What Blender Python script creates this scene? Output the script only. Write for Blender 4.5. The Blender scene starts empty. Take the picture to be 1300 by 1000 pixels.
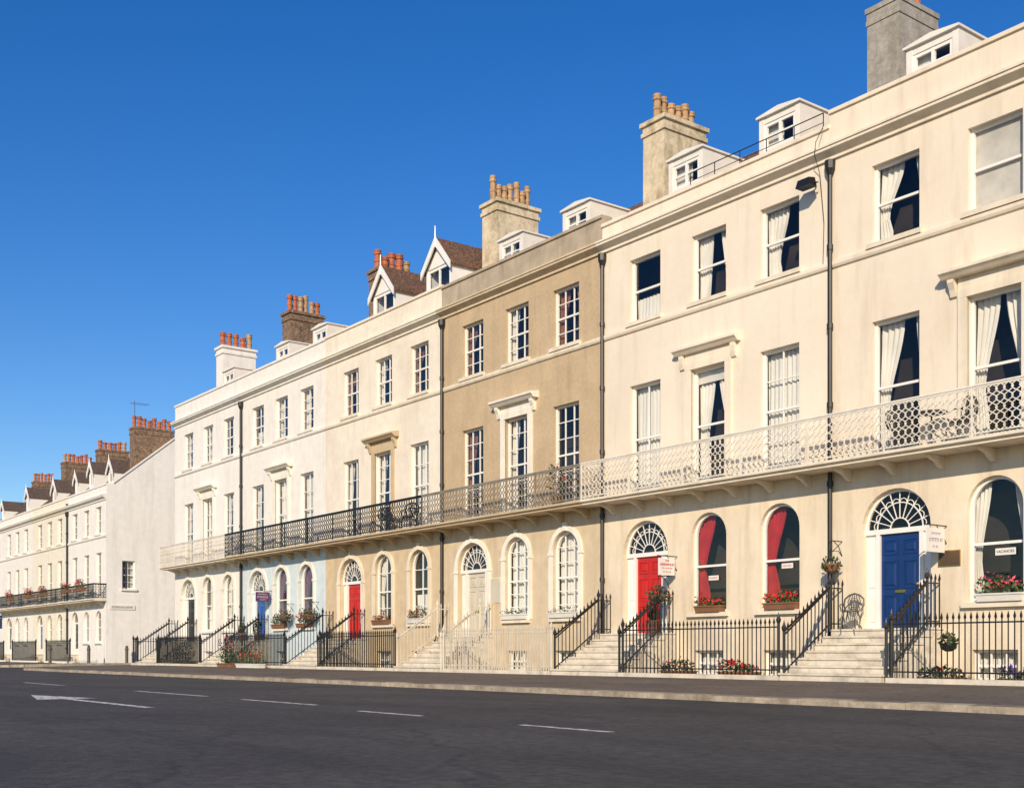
import bpy, bmesh, math, random
from mathutils import Vector
random.seed(7)
S = bpy.context.scene
COL = S.collection
PI = math.pi
R = math.radians

# ------------------------------------------------------------------ materials
def surf(name, col, rough=.65, var=.10, scale=3.0, bump=.08, bscale=45, metal=0, stretch=(1, 1, 1),
         dirt=None, amt=.5, lo=.50, hi=.75, dscale=1.2, dstretch=(2.2, 2.2, .25), fine=None, famt=.7, blotch=None, crack=None):
    m = bpy.data.materials.new(name); m.use_nodes = True
    nt = m.node_tree; N = nt.nodes; L = nt.links; b = N['Principled BSDF']
    b.inputs['Roughness'].default_value = rough
    b.inputs['Metallic'].default_value = metal
    g = N.new('ShaderNodeNewGeometry')
    mp = N.new('ShaderNodeMapping'); mp.inputs['Scale'].default_value = stretch
    L.new(g.outputs['Position'], mp.inputs['Vector'])
    n1 = N.new('ShaderNodeTexNoise'); n1.inputs['Scale'].default_value = scale; n1.inputs['Detail'].default_value = 7
    L.new(mp.outputs['Vector'], n1.inputs['Vector'])
    r1 = N.new('ShaderNodeValToRGB'); r1.color_ramp.elements[0].position = .32; r1.color_ramp.elements[1].position = .68
    L.new(n1.outputs['Fac'], r1.inputs['Fac'])
    mx = N.new('ShaderNodeMixRGB')
    mx.inputs['Color1'].default_value = [c * (1 - var) for c in col] + [1]
    mx.inputs['Color2'].default_value = [min(1, c * (1 + var)) for c in col] + [1]
    L.new(r1.outputs['Color'], mx.inputs['Fac'])
    out = mx.outputs['Color']
    layers = []
    if dirt: layers.append((dstretch, dscale, lo, hi, amt, dirt))
    if blotch: layers.append(blotch)
    for (dst, dsc, l_, h_, a_, dc) in layers:
        m2 = N.new('ShaderNodeMapping'); m2.inputs['Scale'].default_value = dst
        L.new(g.outputs['Position'], m2.inputs['Vector'])
        n2 = N.new('ShaderNodeTexNoise'); n2.inputs['Scale'].default_value = dsc; n2.inputs['Detail'].default_value = 9
        n2.inputs['Roughness'].default_value = .62
        L.new(m2.outputs['Vector'], n2.inputs['Vector'])
        r2 = N.new('ShaderNodeValToRGB'); r2.color_ramp.elements[0].position = l_; r2.color_ramp.elements[1].position = h_
        r2.color_ramp.elements[1].color = (a_, a_, a_, 1)
        L.new(n2.outputs['Fac'], r2.inputs['Fac'])
        m3 = N.new('ShaderNodeMixRGB'); m3.inputs['Color2'].default_value = list(dc) + [1]
        L.new(r2.outputs['Color'], m3.inputs['Fac']); L.new(out, m3.inputs['Color1'])
        out = m3.outputs['Color']
    if fine:
        n4 = N.new('ShaderNodeTexNoise'); n4.inputs['Scale'].default_value = fine; n4.inputs['Detail'].default_value = 6
        n4.inputs['Roughness'].default_value = .75
        L.new(g.outputs['Position'], n4.inputs['Vector'])
        r4 = N.new('ShaderNodeValToRGB'); r4.color_ramp.elements[0].position = .3; r4.color_ramp.elements[1].position = .7
        L.new(n4.outputs['Fac'], r4.inputs['Fac'])
        m4 = N.new('ShaderNodeMixRGB'); m4.blend_type = 'OVERLAY'; m4.inputs['Fac'].default_value = famt
        L.new(out, m4.inputs['Color1']); L.new(r4.outputs['Color'], m4.inputs['Color2'])
        out = m4.outputs['Color']
    if crack:
        nd = N.new('ShaderNodeTexNoise'); nd.inputs['Scale'].default_value = .8; nd.inputs['Detail'].default_value = 6
        L.new(g.outputs['Position'], nd.inputs['Vector'])
        va = N.new('ShaderNodeVectorMath'); va.operation = 'MULTIPLY_ADD'; va.inputs[1].default_value = (1.4, 1.4, 1.4)
        L.new(nd.outputs['Color'], va.inputs[0]); L.new(g.outputs['Position'], va.inputs[2])
        vo = N.new('ShaderNodeTexVoronoi'); vo.feature = 'DISTANCE_TO_EDGE'; vo.inputs['Scale'].default_value = crack
        L.new(va.outputs[0], vo.inputs['Vector'])
        r5 = N.new('ShaderNodeValToRGB'); r5.color_ramp.elements[0].position = .001; r5.color_ramp.elements[1].position = .008
        r5.color_ramp.elements[0].color = (.6, .6, .6, 1)
        L.new(vo.outputs['Distance'], r5.inputs['Fac'])
        m5 = N.new('ShaderNodeMixRGB'); m5.blend_type = 'MULTIPLY'; m5.inputs['Fac'].default_value = 1
        L.new(out, m5.inputs['Color1']); L.new(r5.outputs['Color'], m5.inputs['Color2'])
        out = m5.outputs['Color']
    L.new(out, b.inputs['Base Color'])
    if bump:
        n3 = N.new('ShaderNodeTexNoise'); n3.inputs['Scale'].default_value = bscale; n3.inputs['Detail'].default_value = 4
        L.new(g.outputs['Position'], n3.inputs['Vector'])
        bp = N.new('ShaderNodeBump'); bp.inputs['Strength'].default_value = bump; bp.inputs['Distance'].default_value = .03
        L.new(n3.outputs['Fac'], bp.inputs['Height']); L.new(bp.outputs['Normal'], b.inputs['Normal'])
    return m

def glass_mat():
    m = bpy.data.materials.new('window_glass'); m.use_nodes = True
    nt = m.node_tree; N = nt.nodes; L = nt.links
    N.remove(N['Principled BSDF'])
    tr = N.new('ShaderNodeBsdfTransparent'); tr.inputs['Color'].default_value = (.93, .94, .93, 1)
    gl = N.new('ShaderNodeBsdfGlossy'); gl.inputs['Roughness'].default_value = .02
    lw_ = N.new('ShaderNodeLayerWeight'); lw_.inputs['Blend'].default_value = .5
    pw = N.new('ShaderNodeMath'); pw.operation = 'POWER'; pw.inputs[1].default_value = 3.0
    ml = N.new('ShaderNodeMath'); ml.operation = 'MULTIPLY_ADD'; ml.inputs[1].default_value = .9; ml.inputs[2].default_value = .05
    L.new(lw_.outputs['Facing'], pw.inputs[0]); L.new(pw.outputs[0], ml.inputs[0])
    g = N.new('ShaderNodeNewGeometry'); n = N.new('ShaderNodeTexNoise'); n.inputs['Scale'].default_value = 1.7
    L.new(g.outputs['Position'], n.inputs['Vector'])
    bp = N.new('ShaderNodeBump'); bp.inputs['Strength'].default_value = .15; bp.inputs['Distance'].default_value = .06
    L.new(n.outputs['Fac'], bp.inputs['Height']); L.new(bp.outputs['Normal'], gl.inputs['Normal'])
    mx = N.new('ShaderNodeMixShader')
    L.new(ml.outputs[0], mx.inputs['Fac']); L.new(tr.outputs[0], mx.inputs[1]); L.new(gl.outputs[0], mx.inputs[2])
    L.new(mx.outputs[0], N['Material Output'].inputs['Surface'])
    return m

BL = ((.35, .35, .35), 1.0, .50, .70, .42, (.58, .46, .34))
M = dict(
    creamA=surf('cream_stucco', (.79, .69, .54), var=.05, dirt=(.50, .39, .27), amt=.55, lo=.50, hi=.8, scale=.7, blotch=BL, fine=5, famt=.06),
    creamA_low=surf('cream_stucco_stained', (.77, .66, .49), var=.07, dirt=(.46, .35, .23), amt=.7, lo=.47, hi=.78, scale=.9, blotch=BL, fine=5, famt=.08),
    creamB=surf('pale_cream_stucco', (.80, .705, .56), var=.05, dirt=(.52, .42, .30), amt=.5, lo=.52, hi=.8, scale=.7, blotch=BL, fine=5, famt=.06),
    brown=surf('brown_render', (.525, .395, .24), var=.08, dirt=(.36, .26, .15), amt=.55, lo=.48, hi=.78, scale=1.2, fine=9, famt=.12),
    brown_low=surf('buff_stucco', (.62, .50, .335), var=.08, dirt=(.44, .33, .20), amt=.6, lo=.48, hi=.76),
    creamC=surf('ivory_stucco', (.80, .72, .58), var=.05, dirt=(.53, .44, .32), amt=.5, lo=.52, hi=.8, blotch=BL, fine=5, famt=.06),
    tan_low=surf('tan_stucco', (.61, .475, .30), var=.08, dirt=(.42, .31, .18), amt=.6, lo=.5, hi=.75),
    white=surf('white_stucco', (.80, .755, .67), var=.05, dirt=(.53, .48, .40), amt=.5, lo=.52, hi=.8),
    white2=surf('white_stucco_clean', (.81, .77, .70), var=.04, dirt=(.56, .51, .43), amt=.5, lo=.5, hi=.8),
    yellow=surf('pale_yellow_stucco', (.78, .72, .58), var=.05, dirt=(.5, .42, .28), amt=.4),
    blue_low=surf('pale_blue_stucco', (.60, .68, .69), var=.06, dirt=(.42, .47, .45), amt=.4),
    parapet_grey=surf('weathered_coping', (.42, .345, .245), var=.16, dirt=(.24, .19, .13), amt=.75, scale=2),
    trimW=surf('white_trim', (.80, .75, .64), var=.05, dirt=(.5, .43, .32), amt=.45),
    trimC=surf('cream_trim', (.77, .68, .53), var=.05, dirt=(.44, .36, .25), amt=.5, lo=.45),
    trimT=surf('tan_trim', (.54, .42, .26), var=.08, dirt=(.38, .29, .18), amt=.5),
    paint=surf('white_gloss_paint', (.82, .79, .73), rough=.35, var=.03, bump=0),
    paintold=surf('old_white_paint', (.76, .72, .64), rough=.5, var=.06, bump=.03),
    iron=surf('black_iron', (.013, .013, .014), rough=.38, var=.2, bump=.04),
    ironW=surf('white_iron', (.74, .69, .59), rough=.5, var=.08, dirt=(.42, .33, .24), amt=.4, bump=.03, dscale=3),
    ironC=surf('dull_cream_iron', (.60, .54, .43), rough=.5, var=.1, dirt=(.3, .24, .17), amt=.6, bump=.03, dscale=3),
    ironT=surf('weathered_grey_iron', (.27, .24, .19), rough=.5, var=.14, dirt=(.13, .10, .07), amt=.6, bump=.03, dscale=3),
    ironG=surf('dull_grey_iron', (.085, .08, .07), rough=.5, var=.3, bump=.05),
    redd=surf('red_door_paint', (.50, .018, .014), rough=.3, var=.06, bump=0),
    blued=surf('blue_door_paint', (.006, .034, .145), rough=.3, var=.08, bump=0),
    blued2=surf('mid_blue_door_paint', (.03, .10, .32), rough=.3, var=.05, bump=0),
    beiged=surf('stone_door_paint', (.56, .51, .40), rough=.4, var=.05, bump=0),
    darkd=surf('dark_door_paint', (.03, .035, .04), rough=.4, var=.05, bump=0),
    brass=surf('brass', (.6, .42, .14), rough=.3, metal=1, bump=0),
    bronze=surf('bronze_plaque', (.10, .06, .03), rough=.4, bump=.02),
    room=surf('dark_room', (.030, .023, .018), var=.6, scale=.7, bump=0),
    cloth=surf('white_curtain', (.76, .72, .65), rough=.9, var=.08, bump=0, scale=2),
    net=surf('net_curtain', (.70, .675, .62), rough=.9, var=.12, stretch=(14, 1, .3), bump=0),
    redcloth=surf('red_curtain', (.40, .014, .020), rough=.9, var=.2, bump=0),
    rust=surf('warm_reflection_curtain', (.26, .10, .05), rough=.9, var=.3, bump=0, scale=1.5),  # reddish-brown cloth colour imitates warm reflections in the panes
    purplecloth=surf('purple_curtain', (.10, .03, .12), rough=.9, var=.1, bump=0),
    blind=surf('papered_blind', (.62, .575, .50), rough=.85, var=.16, scale=2.5, bump=.02),
    slate=surf('dark_slate', (.105, .073, .055), var=.35, scale=9, bump=.3, bscale=18, fine=14, famt=.5),
    tile=surf('brown_clay_tile', (.155, .082, .045), var=.5, scale=9, bump=.5, bscale=14, stretch=(1, 1.5, 1), dirt=(.075, .07, .035), amt=.85, dstretch=(2, 2, 2), fine=14, famt=.7),
    chimC=surf('ochre_chimney_render', (.64, .53, .36), var=.12, scale=2, dirt=(.29, .23, .11), amt=.85, lo=.48, hi=.68, dstretch=(2, 2, .9), bump=.15, bscale=20, fine=7, famt=.3),
    chimG=surf('grey_chimney_render', (.34, .31, .26), var=.15, scale=3, dirt=(.20, .17, .12), amt=.6, bump=.15, bscale=20, fine=8, famt=.3),
    chimB=surf('dark_brick_chimney', (.22, .14, .085), var=.35, scale=5, dirt=(.08, .06, .04), amt=.75, bump=.2, bscale=15, fine=10, famt=.6),
    pot=surf('terracotta', (.42, .125, .045), rough=.8, var=.25, scale=6, dirt=(.18, .09, .045), amt=.7),
    potO=surf('buff_terracotta', (.43, .27, .14), rough=.8, var=.25, scale=5, dirt=(.19, .13, .07), amt=.8),
    step=surf('painted_stone_steps', (.64, .575, .46), var=.1, scale=2.5, dirt=(.30, .25, .19), amt=.75, dstretch=(1.5, 1.5, 1.5), fine=7, famt=.2),
    asphalt=surf('road_asphalt', (.058, .051, .045), rough=.85, var=.22, scale=.35, bump=.6, bscale=40, dirt=(.025, .023, .021), amt=.9, dstretch=(.22, 1.6, 1), dscale=.5, fine=9, famt=.65,
                 blotch=((.6, .9, 1), .35, .55, .60, .5, (.030, .027, .025)), crack=.16),
    pave=surf('pavement_tarmac', (.135, .106, .079), rough=.9, var=.18, scale=.6, bump=.5, bscale=50, dirt=(.068, .054, .042), amt=.85, dstretch=(.4, 1, 1), dscale=.8, fine=10, famt=.5, crack=.3),
    ground=surf('far_tarmac', (.07, .064, .058), rough=.9, var=.15, scale=.2, bump=.3, bscale=30),
    kerb=surf('kerb_stone', (.36, .30, .22), rough=.85, var=.25, scale=2.2, bump=.25, bscale=30, dirt=(.14, .115, .08), amt=.7, dstretch=(2, 2, 2), fine=12, famt=.3),
    mark=surf('road_paint', (.72, .70, .66), rough=.7, var=.12, scale=5, dirt=(.12, .11, .10), amt=.85, lo=.46, hi=.60, dstretch=(4, 8, 1), dscale=2),
    leaf=surf('green_leaves', (.055, .11, .028), rough=.6, var=.5, scale=14, bump=0),
    leafd=surf('dark_leaves', (.03, .065, .02), rough=.6, var=.5, scale=14, bump=0),
    fred=surf('red_petals', (.60, .015, .02), rough=.6, var=.2, bump=0),
    fpink=surf('pink_petals', (.58, .07, .11), rough=.6, var=.2, bump=0),
    fpurp=surf('purple_petals', (.16, .05, .32), rough=.6, var=.2, bump=0),
    fwhite=surf('white_petals', (.75, .72, .66), rough=.6, var=.1, bump=0),
    trough=surf('planter_white', (.70, .67, .60), rough=.6, var=.06, bump=.02),
    troughb=surf('planter_terracotta', (.22, .10, .05), rough=.8, var=.15, bump=.05),
    signw=surf('white_sign_board', (.76, .73, .67), rough=.45, var=.03, bump=0),
    signp=surf('purple_sign_board', (.11, .035, .12), rough=.45, var=.05, bump=0),
    signd=surf('dark_blue_sign_board', (.02, .04, .09), rough=.45, var=.05, bump=0),
    signr=surf('red_sign_paint', (.50, .03, .025), rough=.45, var=.03, bump=0),
    letp=surf('purple_lettering', (.24, .13, .32), rough=.5, var=.02, bump=0),
    letb=surf('black_lettering', (.02, .02, .02), rough=.5, var=.02, bump=0),
    pipe=surf('black_pipe', (.018, .016, .015), rough=.45, var=.2, bump=.03),
    rod=surf('aerial_metal', (.25, .25, .26), rough=.4, metal=.8, bump=0),
    bollard=surf('bollard_paint', (.09, .08, .07), rough=.6, var=.15),
    glass=glass_mat(),
)

# ------------------------------------------------------------------ mesh helpers
class MB:
    def __init__(s): s.v = []; s.f = []
    def poly(s, pts):
        i = len(s.v); s.v += [tuple(p) for p in pts]; s.f.append(tuple(range(i, i + len(pts))))
    def box(s, x0, x1, y0, y1, z0, z1):
        i = len(s.v)
        s.v += [(x0, y0, z0), (x1, y0, z0), (x1, y1, z0), (x0, y1, z0), (x0, y0, z1), (x1, y0, z1), (x1, y1, z1), (x0, y1, z1)]
        for q in ((0, 3, 2, 1), (4, 5, 6, 7), (0, 1, 5, 4), (1, 2, 6, 5), (2, 3, 7, 6), (3, 0, 4, 7)):
            s.f.append(tuple(i + k for k in q))
        return s
    def prism(s, A, B):
        n = len(A); i = len(s.v); s.v += [tuple(p) for p in A] + [tuple(p) for p in B]
        s.f.append(tuple(range(i, i + n))); s.f.append(tuple(range(i + 2 * n - 1, i + n - 1, -1)))
        for k in range(n):
            k2 = (k + 1) % n; s.f.append((i + k, i + k2, i + n + k2, i + n + k))
        return s
    def extr_x(s, prof, x0, x1): return s.prism([(x0, y, z) for y, z in prof], [(x1, y, z) for y, z in prof])
    def extr_y(s, prof, y0, y1): return s.prism([(x, y0, z) for x, z in prof], [(x, y1, z) for x, z in prof])
    def tube(s, pts, r, n=5, rot=0.0):
        pts = [Vector(p) for p in pts]; base = len(s.v); m = len(pts)
        for k, p in enumerate(pts):
            d = (pts[min(k + 1, m - 1)] - pts[max(k - 1, 0)])
            if d.length < 1e-9: d = Vector((0, 0, 1))
            d.normalize()
            up = Vector((0, 1, 0)) if abs(d.y) < .9 else Vector((1, 0, 0))
            a = d.cross(up).normalized(); b = d.cross(a)
            rr = r[k] if isinstance(r, (list, tuple)) else r
            for j in range(n):
                t = 2 * PI * j / n + PI / n + rot
                s.v.append(tuple(p + a * (rr * math.cos(t)) + b * (rr * math.sin(t))))
        for k in range(m - 1):
            for j in range(n):
                j2 = (j + 1) % n
                s.f.append((base + k * n + j, base + k * n + j2, base + (k + 1) * n + j2, base + (k + 1) * n + j))
        s.f.append(tuple(base + j for j in range(n))); s.f.append(tuple(base + (m - 1) * n + j for j in reversed(range(n))))
        return s
    def lathe(s, prof, cx, cy, n=12):
        base = len(s.v)
        for r, z in prof:
            for j in range(n):
                t = 2 * PI * j / n + PI / n
                s.v.append((cx + r * math.cos(t), cy + r * math.sin(t), z))
        for k in range(len(prof) - 1):
            for j in range(n):
                j2 = (j + 1) % n
                s.f.append((base + k * n + j, base + k * n + j2, base + (k + 1) * n + j2, base + (k + 1) * n + j))
        s.f.append(tuple(base + j for j in reversed(range(n)))); s.f.append(tuple(base + (len(prof) - 1) * n + j for j in range(n)))
        return s
    def mesh(s, name, mat, smooth=False):
        me = bpy.data.meshes.new(name); me.from_pydata(s.v, [], s.f)
        bm = bmesh.new(); bm.from_mesh(me)
        bmesh.ops.recalc_face_normals(bm, faces=bm.faces)
        if smooth:
            for f in bm.faces: f.smooth = True
        bm.to_mesh(me); bm.free()
        me.materials.append(mat); return me
    def build(s, name, mat, parent=None, loc=(0, 0, 0), smooth=False, rot=(0, 0, 0)):
        return inst(name, s.mesh(name, mat, smooth), parent, loc, rot)

def inst(name, me, parent=None, loc=(0, 0, 0), rot=(0, 0, 0)):
    o = bpy.data.objects.new(name, me); COL.objects.link(o)
    o.parent = parent; o.location = loc; o.rotation_euler = rot
    return o

def thing(name, label, cat, loc=(0, 0, 0), group=None, rz=0):
    o = bpy.data.objects.new(name, None); COL.objects.link(o); o.empty_display_size = .2
    o.location = loc; o.rotation_euler = (0, 0, rz); o['label'] = label; o['category'] = cat
    if group: o['group'] = group
    return o

def structure(name, mb, mat):
    o = mb.build(name, mat); o['kind'] = 'structure'; return o

def arc(r, cz, n=16, a0=PI, a1=0.0):
    return [(r * math.cos(a0 + (a1 - a0) * k / n), cz + r * math.sin(a0 + (a1 - a0) * k / n)) for k in range(n + 1)]

# ------------------------------------------------------------------ windows
WC = {}
def curtain_mesh(w, h, kind):
    mb = MB(); mat = M['cloth']; nm = 'curtain'
    def sheet(f0, f1, rows=12, cols=14, y=.31, amp=.03, fr=5.0, ph=0, z0=0.0, z1=None):
        z1 = h if z1 is None else z1
        base = len(mb.v)
        for i in range(rows + 1):
            t = i / rows; a, b = f0(t), f1(t)
            for j in range(cols + 1):
                u = j / cols
                mb.v.append((a + (b - a) * u, y + amp * math.sin(u * fr * 2 * PI + ph + t * 1.3) + amp * .4 * math.sin(u * fr * 5.1 + ph * 2), z1 + (z0 - z1) * t))
        for i in range(rows):
            for j in range(cols):
                k = base + i * (cols + 1) + j
                mb.f.append((k, k + 1, k + cols + 2, k + cols + 1))
    hw = w / 2
    def e(t, tie=.62, top=.47, mid=.13, bot=.20):
        if t < tie: q = t / tie; return top + (mid - top) * (q * q * (3 - 2 * q))
        q = (t - tie) / (1 - tie); return mid + (bot - mid) * min(1, q * 2)
    if kind in ('swag', 'wide', 'rust', 'swagleft'):
        k = {'swag': .96, 'wide': .62, 'rust': .8, 'swagleft': 1.1}[kind]; k2 = .5 if kind == 'swagleft' else k
        if kind == 'rust': mat = M['rust']  # added drapes, coloured to stand in for warm reflections on the glass
        sheet(lambda t: -hw, lambda t: -hw + w * e(t, .66, .47, .17, .24) * k, cols=24, fr=4, ph=1); sheet(lambda t: hw - w * e(t, .72, .47, .15, .2) * k2, lambda t: hw, cols=24, fr=4, ph=2.2)
    elif kind == 'left':
        sheet(lambda t: -hw, lambda t: -hw + w * e(t, .75, .55, .3, .34), cols=24)
    elif kind == 'net': mat = M['net']; sheet(lambda t: -hw, lambda t: hw, cols=48, fr=9, amp=.02)
    elif kind == 'halfnet': mat = M['net']; sheet(lambda t: -hw, lambda t: hw, cols=48, fr=9, amp=.02, z1=h * .4)
    elif kind == 'drawn':
        sheet(lambda t: -hw, lambda t: -.08 * w - .14 * w * t, cols=28, fr=5); sheet(lambda t: .12 * w + .2 * w * t, lambda t: hw, cols=28, fr=5)
    elif kind == 'blind': mat = M['blind']; nm = 'blind'; sheet(lambda t: -hw, lambda t: hw, amp=0, y=.22)
    elif kind == 'topblind': mat = M['cloth']; sheet(lambda t: -hw, lambda t: hw, amp=.006, fr=2, y=.24, z0=h * .88); sheet(lambda t: -hw, lambda t: -hw + w * e(t, .7, .46, .24, .28), cols=24, fr=4, y=.32); sheet(lambda t: hw - w * e(t, .7, .46, .2, .26), lambda t: hw, cols=24, fr=4, y=.32)
    elif kind in ('red', 'purple'):
        mat = M['redcloth'] if kind == 'red' else M['purplecloth']
        sheet(lambda t: -hw, lambda t: -hw + w * e(t, .58, .5, .2, .32), cols=28, fr=5, y=.28); sheet(lambda t: hw - w * .08, lambda t: hw, cols=6, fr=1, y=.28)
    return mb.mesh(nm, mat), nm

def window_meshes(w, h, arch, cols, rows, curtain):
    key = (round(w, 3), round(h, 3), arch, cols, rows, curtain)
    if key in WC: return WC[key]
    fr = MB(); pn = MB(); hw = w / 2; T = .065
    r = hw; sp = h - r
    if arch:
        no = [(-hw - .004, -.004)] + arc(hw + .004, sp) + [(hw + .004, -.004)]
        ni = [(-hw + T, T)] + arc(hw - T, sp) + [(hw - T, T)]
        for k in range(len(no) - 1):
            fr.prism([(no[k][0], .12, no[k][1]), (no[k + 1][0], .12, no[k + 1][1]), (ni[k + 1][0], .12, ni[k + 1][1]), (ni[k][0], .12, ni[k][1])],
                     [(no[k][0], .2, no[k][1]), (no[k + 1][0], .2, no[k + 1][1]), (ni[k + 1][0], .2, ni[k + 1][1]), (ni[k][0], .2, ni[k][1])])
        fr.box(-hw + .01, hw - .01, .117, .203, -.004, T + .02)
    else:
        fr.box(-hw - .004, -hw + T, .12, .2, .0, h); fr.box(hw - T, hw + .004, .12, .2, 0, h)
        fr.box(-hw - .004, hw + .004, .117, .203, h - T, h + .004); fr.box(-hw - .004, hw + .004, .117, .203, -.004, T + .02)
    zm = h * .5 if not arch else h * .47
    fr.box(-hw + T, hw - T, .132, .192, zm - .028, zm + .028)
    def top(x): return (sp + math.sqrt(max(0, (hw - T * .6) ** 2 - x * x))) if arch else h - T * .5
    for c in range(1, cols):
        x = -hw + w * c / cols
        fr.box(x - .014, x + .014, .142, .186, T, top(x))
    for q in range(1, rows):
        for z in (zm * q / rows, zm + (h - zm) * q / rows):
            hx = hw - T * .6
            if arch and z > sp: hx = math.sqrt(max(.01, (hw - T * .6) ** 2 - (z - sp) ** 2))
            fr.box(-hx, hx, .145, .183, z - .013, z + .013)
    if arch: pn.poly([(x, .165, z) for x, z in [(-hw, 0)] + arc(hw, sp) + [(hw, 0)]])
    else: pn.poly([(-hw, .165, 0), (hw, .165, 0), (hw, .165, h), (-hw, .165, h)])
    sl = MB().box(-hw - .09, hw + .09, -.11, .115, -.1, .006)
    d = dict(frame=fr.mesh('window_frame', M['paint']), pane=pn.mesh('pane', M['glass']), sill=sl)
    d['curt'] = curtain_mesh(w, h, curtain) if curtain else None
    WC[key] = d
    return d

def window(root, x, z, w, h, arch=False, cols=1, rows=1, curtain=None, sillmat=None, rot=0, y=0):
    d = window_meshes(w, h, arch, cols, rows, curtain)
    o = inst('window', d['frame'], root, (x, y, z), (0, 0, rot))
    inst('pane', d['pane'], o)
    if d['curt']: inst(d['curt'][1], d['curt'][0], o)
    if sillmat:
        k = 'sill_' + sillmat
        if k not in d: d[k] = d['sill'].mesh('sill', M[sillmat])
        inst('sill', d[k], o)
    return o

# ------------------------------------------------------------------ wall with real openings
def band(mb, x0, x1, z0, z1, ops, depth=.24):
    ops = sorted(ops); cur = x0
    def q(a, b, c, d):
        if b - a > 1e-5 and d - c > 1e-5: mb.poly([(a, 0, c), (b, 0, c), (b, 0, d), (a, 0, d)])
    for xc, w, zb, zt, arch in ops:
        a, b = xc - w / 2, xc + w / 2
        q(cur, a, z0, z1); q(a, b, z0, zb); cur = b
        if arch:
            sp = zt - w / 2; P = [(xc + x, z) for x, z in arc(w / 2, sp)]
            for k in range(len(P) - 1):
                mb.poly([(P[k][0], 0, P[k][1]), (P[k + 1][0], 0, P[k + 1][1]), (P[k + 1][0], 0, z1), (P[k][0], 0, z1)])
            P = [(a, zb)] + P + [(b, zb)]
        else:
            q(a, b, zt, z1); P = [(a, zb), (a, zt), (b, zt), (b, zb)]
        P = P + [P[0]]
        for k in range(len(P) - 1):
            mb.poly([(P[k][0], 0, P[k][1]), (P[k + 1][0], 0, P[k + 1][1]), (P[k + 1][0], depth, P[k + 1][1]), (P[k][0], depth, P[k][1])])
    q(cur, x1, z0, z1)

# ------------------------------------------------------------------ ironwork
def lattice(mb, p0, p1, z0, h, pitch=.16, lobes=5, r=.0115):
    p0 = Vector(p0); p1 = Vector(p1); Ln = (p1 - p0).length; d = (p1 - p0) / Ln
    n = max(1, round(Ln / pitch)); pt = Ln / n; K = 20
    for k in range(n):
        for sg in (-1, 1):
            pts = []
            for i in range(K + 1):
                t = i / K
                s = (k + .5) * pt + sg * pt * .60 * math.sin(PI * t * lobes)
                q = p0 + d * min(max(s, 0), Ln); pts.append((q.x, q.y + sg * .004, z0 + h * t))
            mb.tube(pts, r, 4)
    for z, rr in ((z0, .018), (z0 + h, .018)):
        mb.tube([(p0.x, p0.y, z), (p1.x, p1.y, z)], rr, 4)

def iron_run(bars, rails, p0, p1, h=1.12, sp=.125, newel=(True, True), r=.0125):
    p0 = Vector(p0); p1 = Vector(p1); L = math.hypot(p1.x - p0.x, p1.y - p0.y)
    n = max(1, round(L / sp))
    for k in range(n + 1):
        p = p0 + (p1 - p0) * (k / n)
        end = (k == 0 and newel[0]) or (k == n and newel[1])
        if end:
            bars.lathe([(.032, p.z), (.032, p.z + h + .02), (.05, p.z + h + .06), (.055, p.z + h + .11), (.03, p.z + h + .16), (.004, p.z + h + .26)], p.x, p.y, 6)
        else:
            bars.lathe([(r, p.z), (r, p.z + h), (.027, p.z + h + .045), (.002, p.z + h + .15)], p.x, p.y, 4)
    for hh in (h - .06, .12):
        rails.tube([(p0.x, p0.y, p0.z + hh), (p1.x, p1.y, p1.z + hh)], .021, 4)

# ------------------------------------------------------------------ plants
def leaves(mb, c, rad, n, s):
    for _ in range(n):
        while True:
            q = Vector((random.uniform(-1, 1), random.uniform(-1, 1), random.uniform(-1, 1)))
            if q.length < 1: break
        p = Vector((c[0] + q.x * rad[0], c[1] + q.y * rad[1], c[2] + q.z * rad[2]))
        a = Vector((random.gauss(0, 1), random.gauss(0, 1), random.gauss(0, 1))).normalized()
        b = a.cross(Vector((random.gauss(0, 1), random.gauss(0, 1), random.gauss(0, 1)))).normalized()
        k = s * random.uniform(.6, 1.3)
        mb.poly([p - a * k, p - b * k * .5, p + a * k, p + b * k * .5])

def planter(name, label, cat, loc, L, box, flower, leafm='leaf', n=110, hgt=.2, group=None, dep=.16, bh=.16, nf=45, fs=.045):
    t = thing(name, label, cat, loc, group)
    if box:
        mb = MB(); mb.prism([(-L / 2 + .02, -dep + .02, 0), (L / 2 - .02, -dep + .02, 0), (L / 2 - .02, dep * .6, 0), (-L / 2 + .02, dep * .6, 0)],
                            [(-L / 2, -dep, bh), (L / 2, -dep, bh), (L / 2, dep * .6, bh), (-L / 2, dep * .6, bh)])
        mb.box(-L / 2 - .015, L / 2 + .015, -dep - .015, dep * .6 + .015, bh - .03, bh + .004)
        mb.build('trough', M[box], t)
    lv = MB(); fl = MB()
    k = max(1, int(L / .2))
    for i in range(k):
        x = -L / 2 + L * (i + .5) / k
        hh = hgt * random.uniform(.6, 1.25)
        leaves(lv, (x, -dep * .3, bh + hh * .55), (.16, dep * .95, hh * .75), n // k, .05)
        leaves(fl, (x + random.uniform(-.04, .04), -dep * .5, bh + hh * .85), (.16, dep * .9, hh * .6), nf // k, fs)
    lv.build('leaves', M[leafm], t); fl.build('flowers', M[flower], t)
    return t

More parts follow.
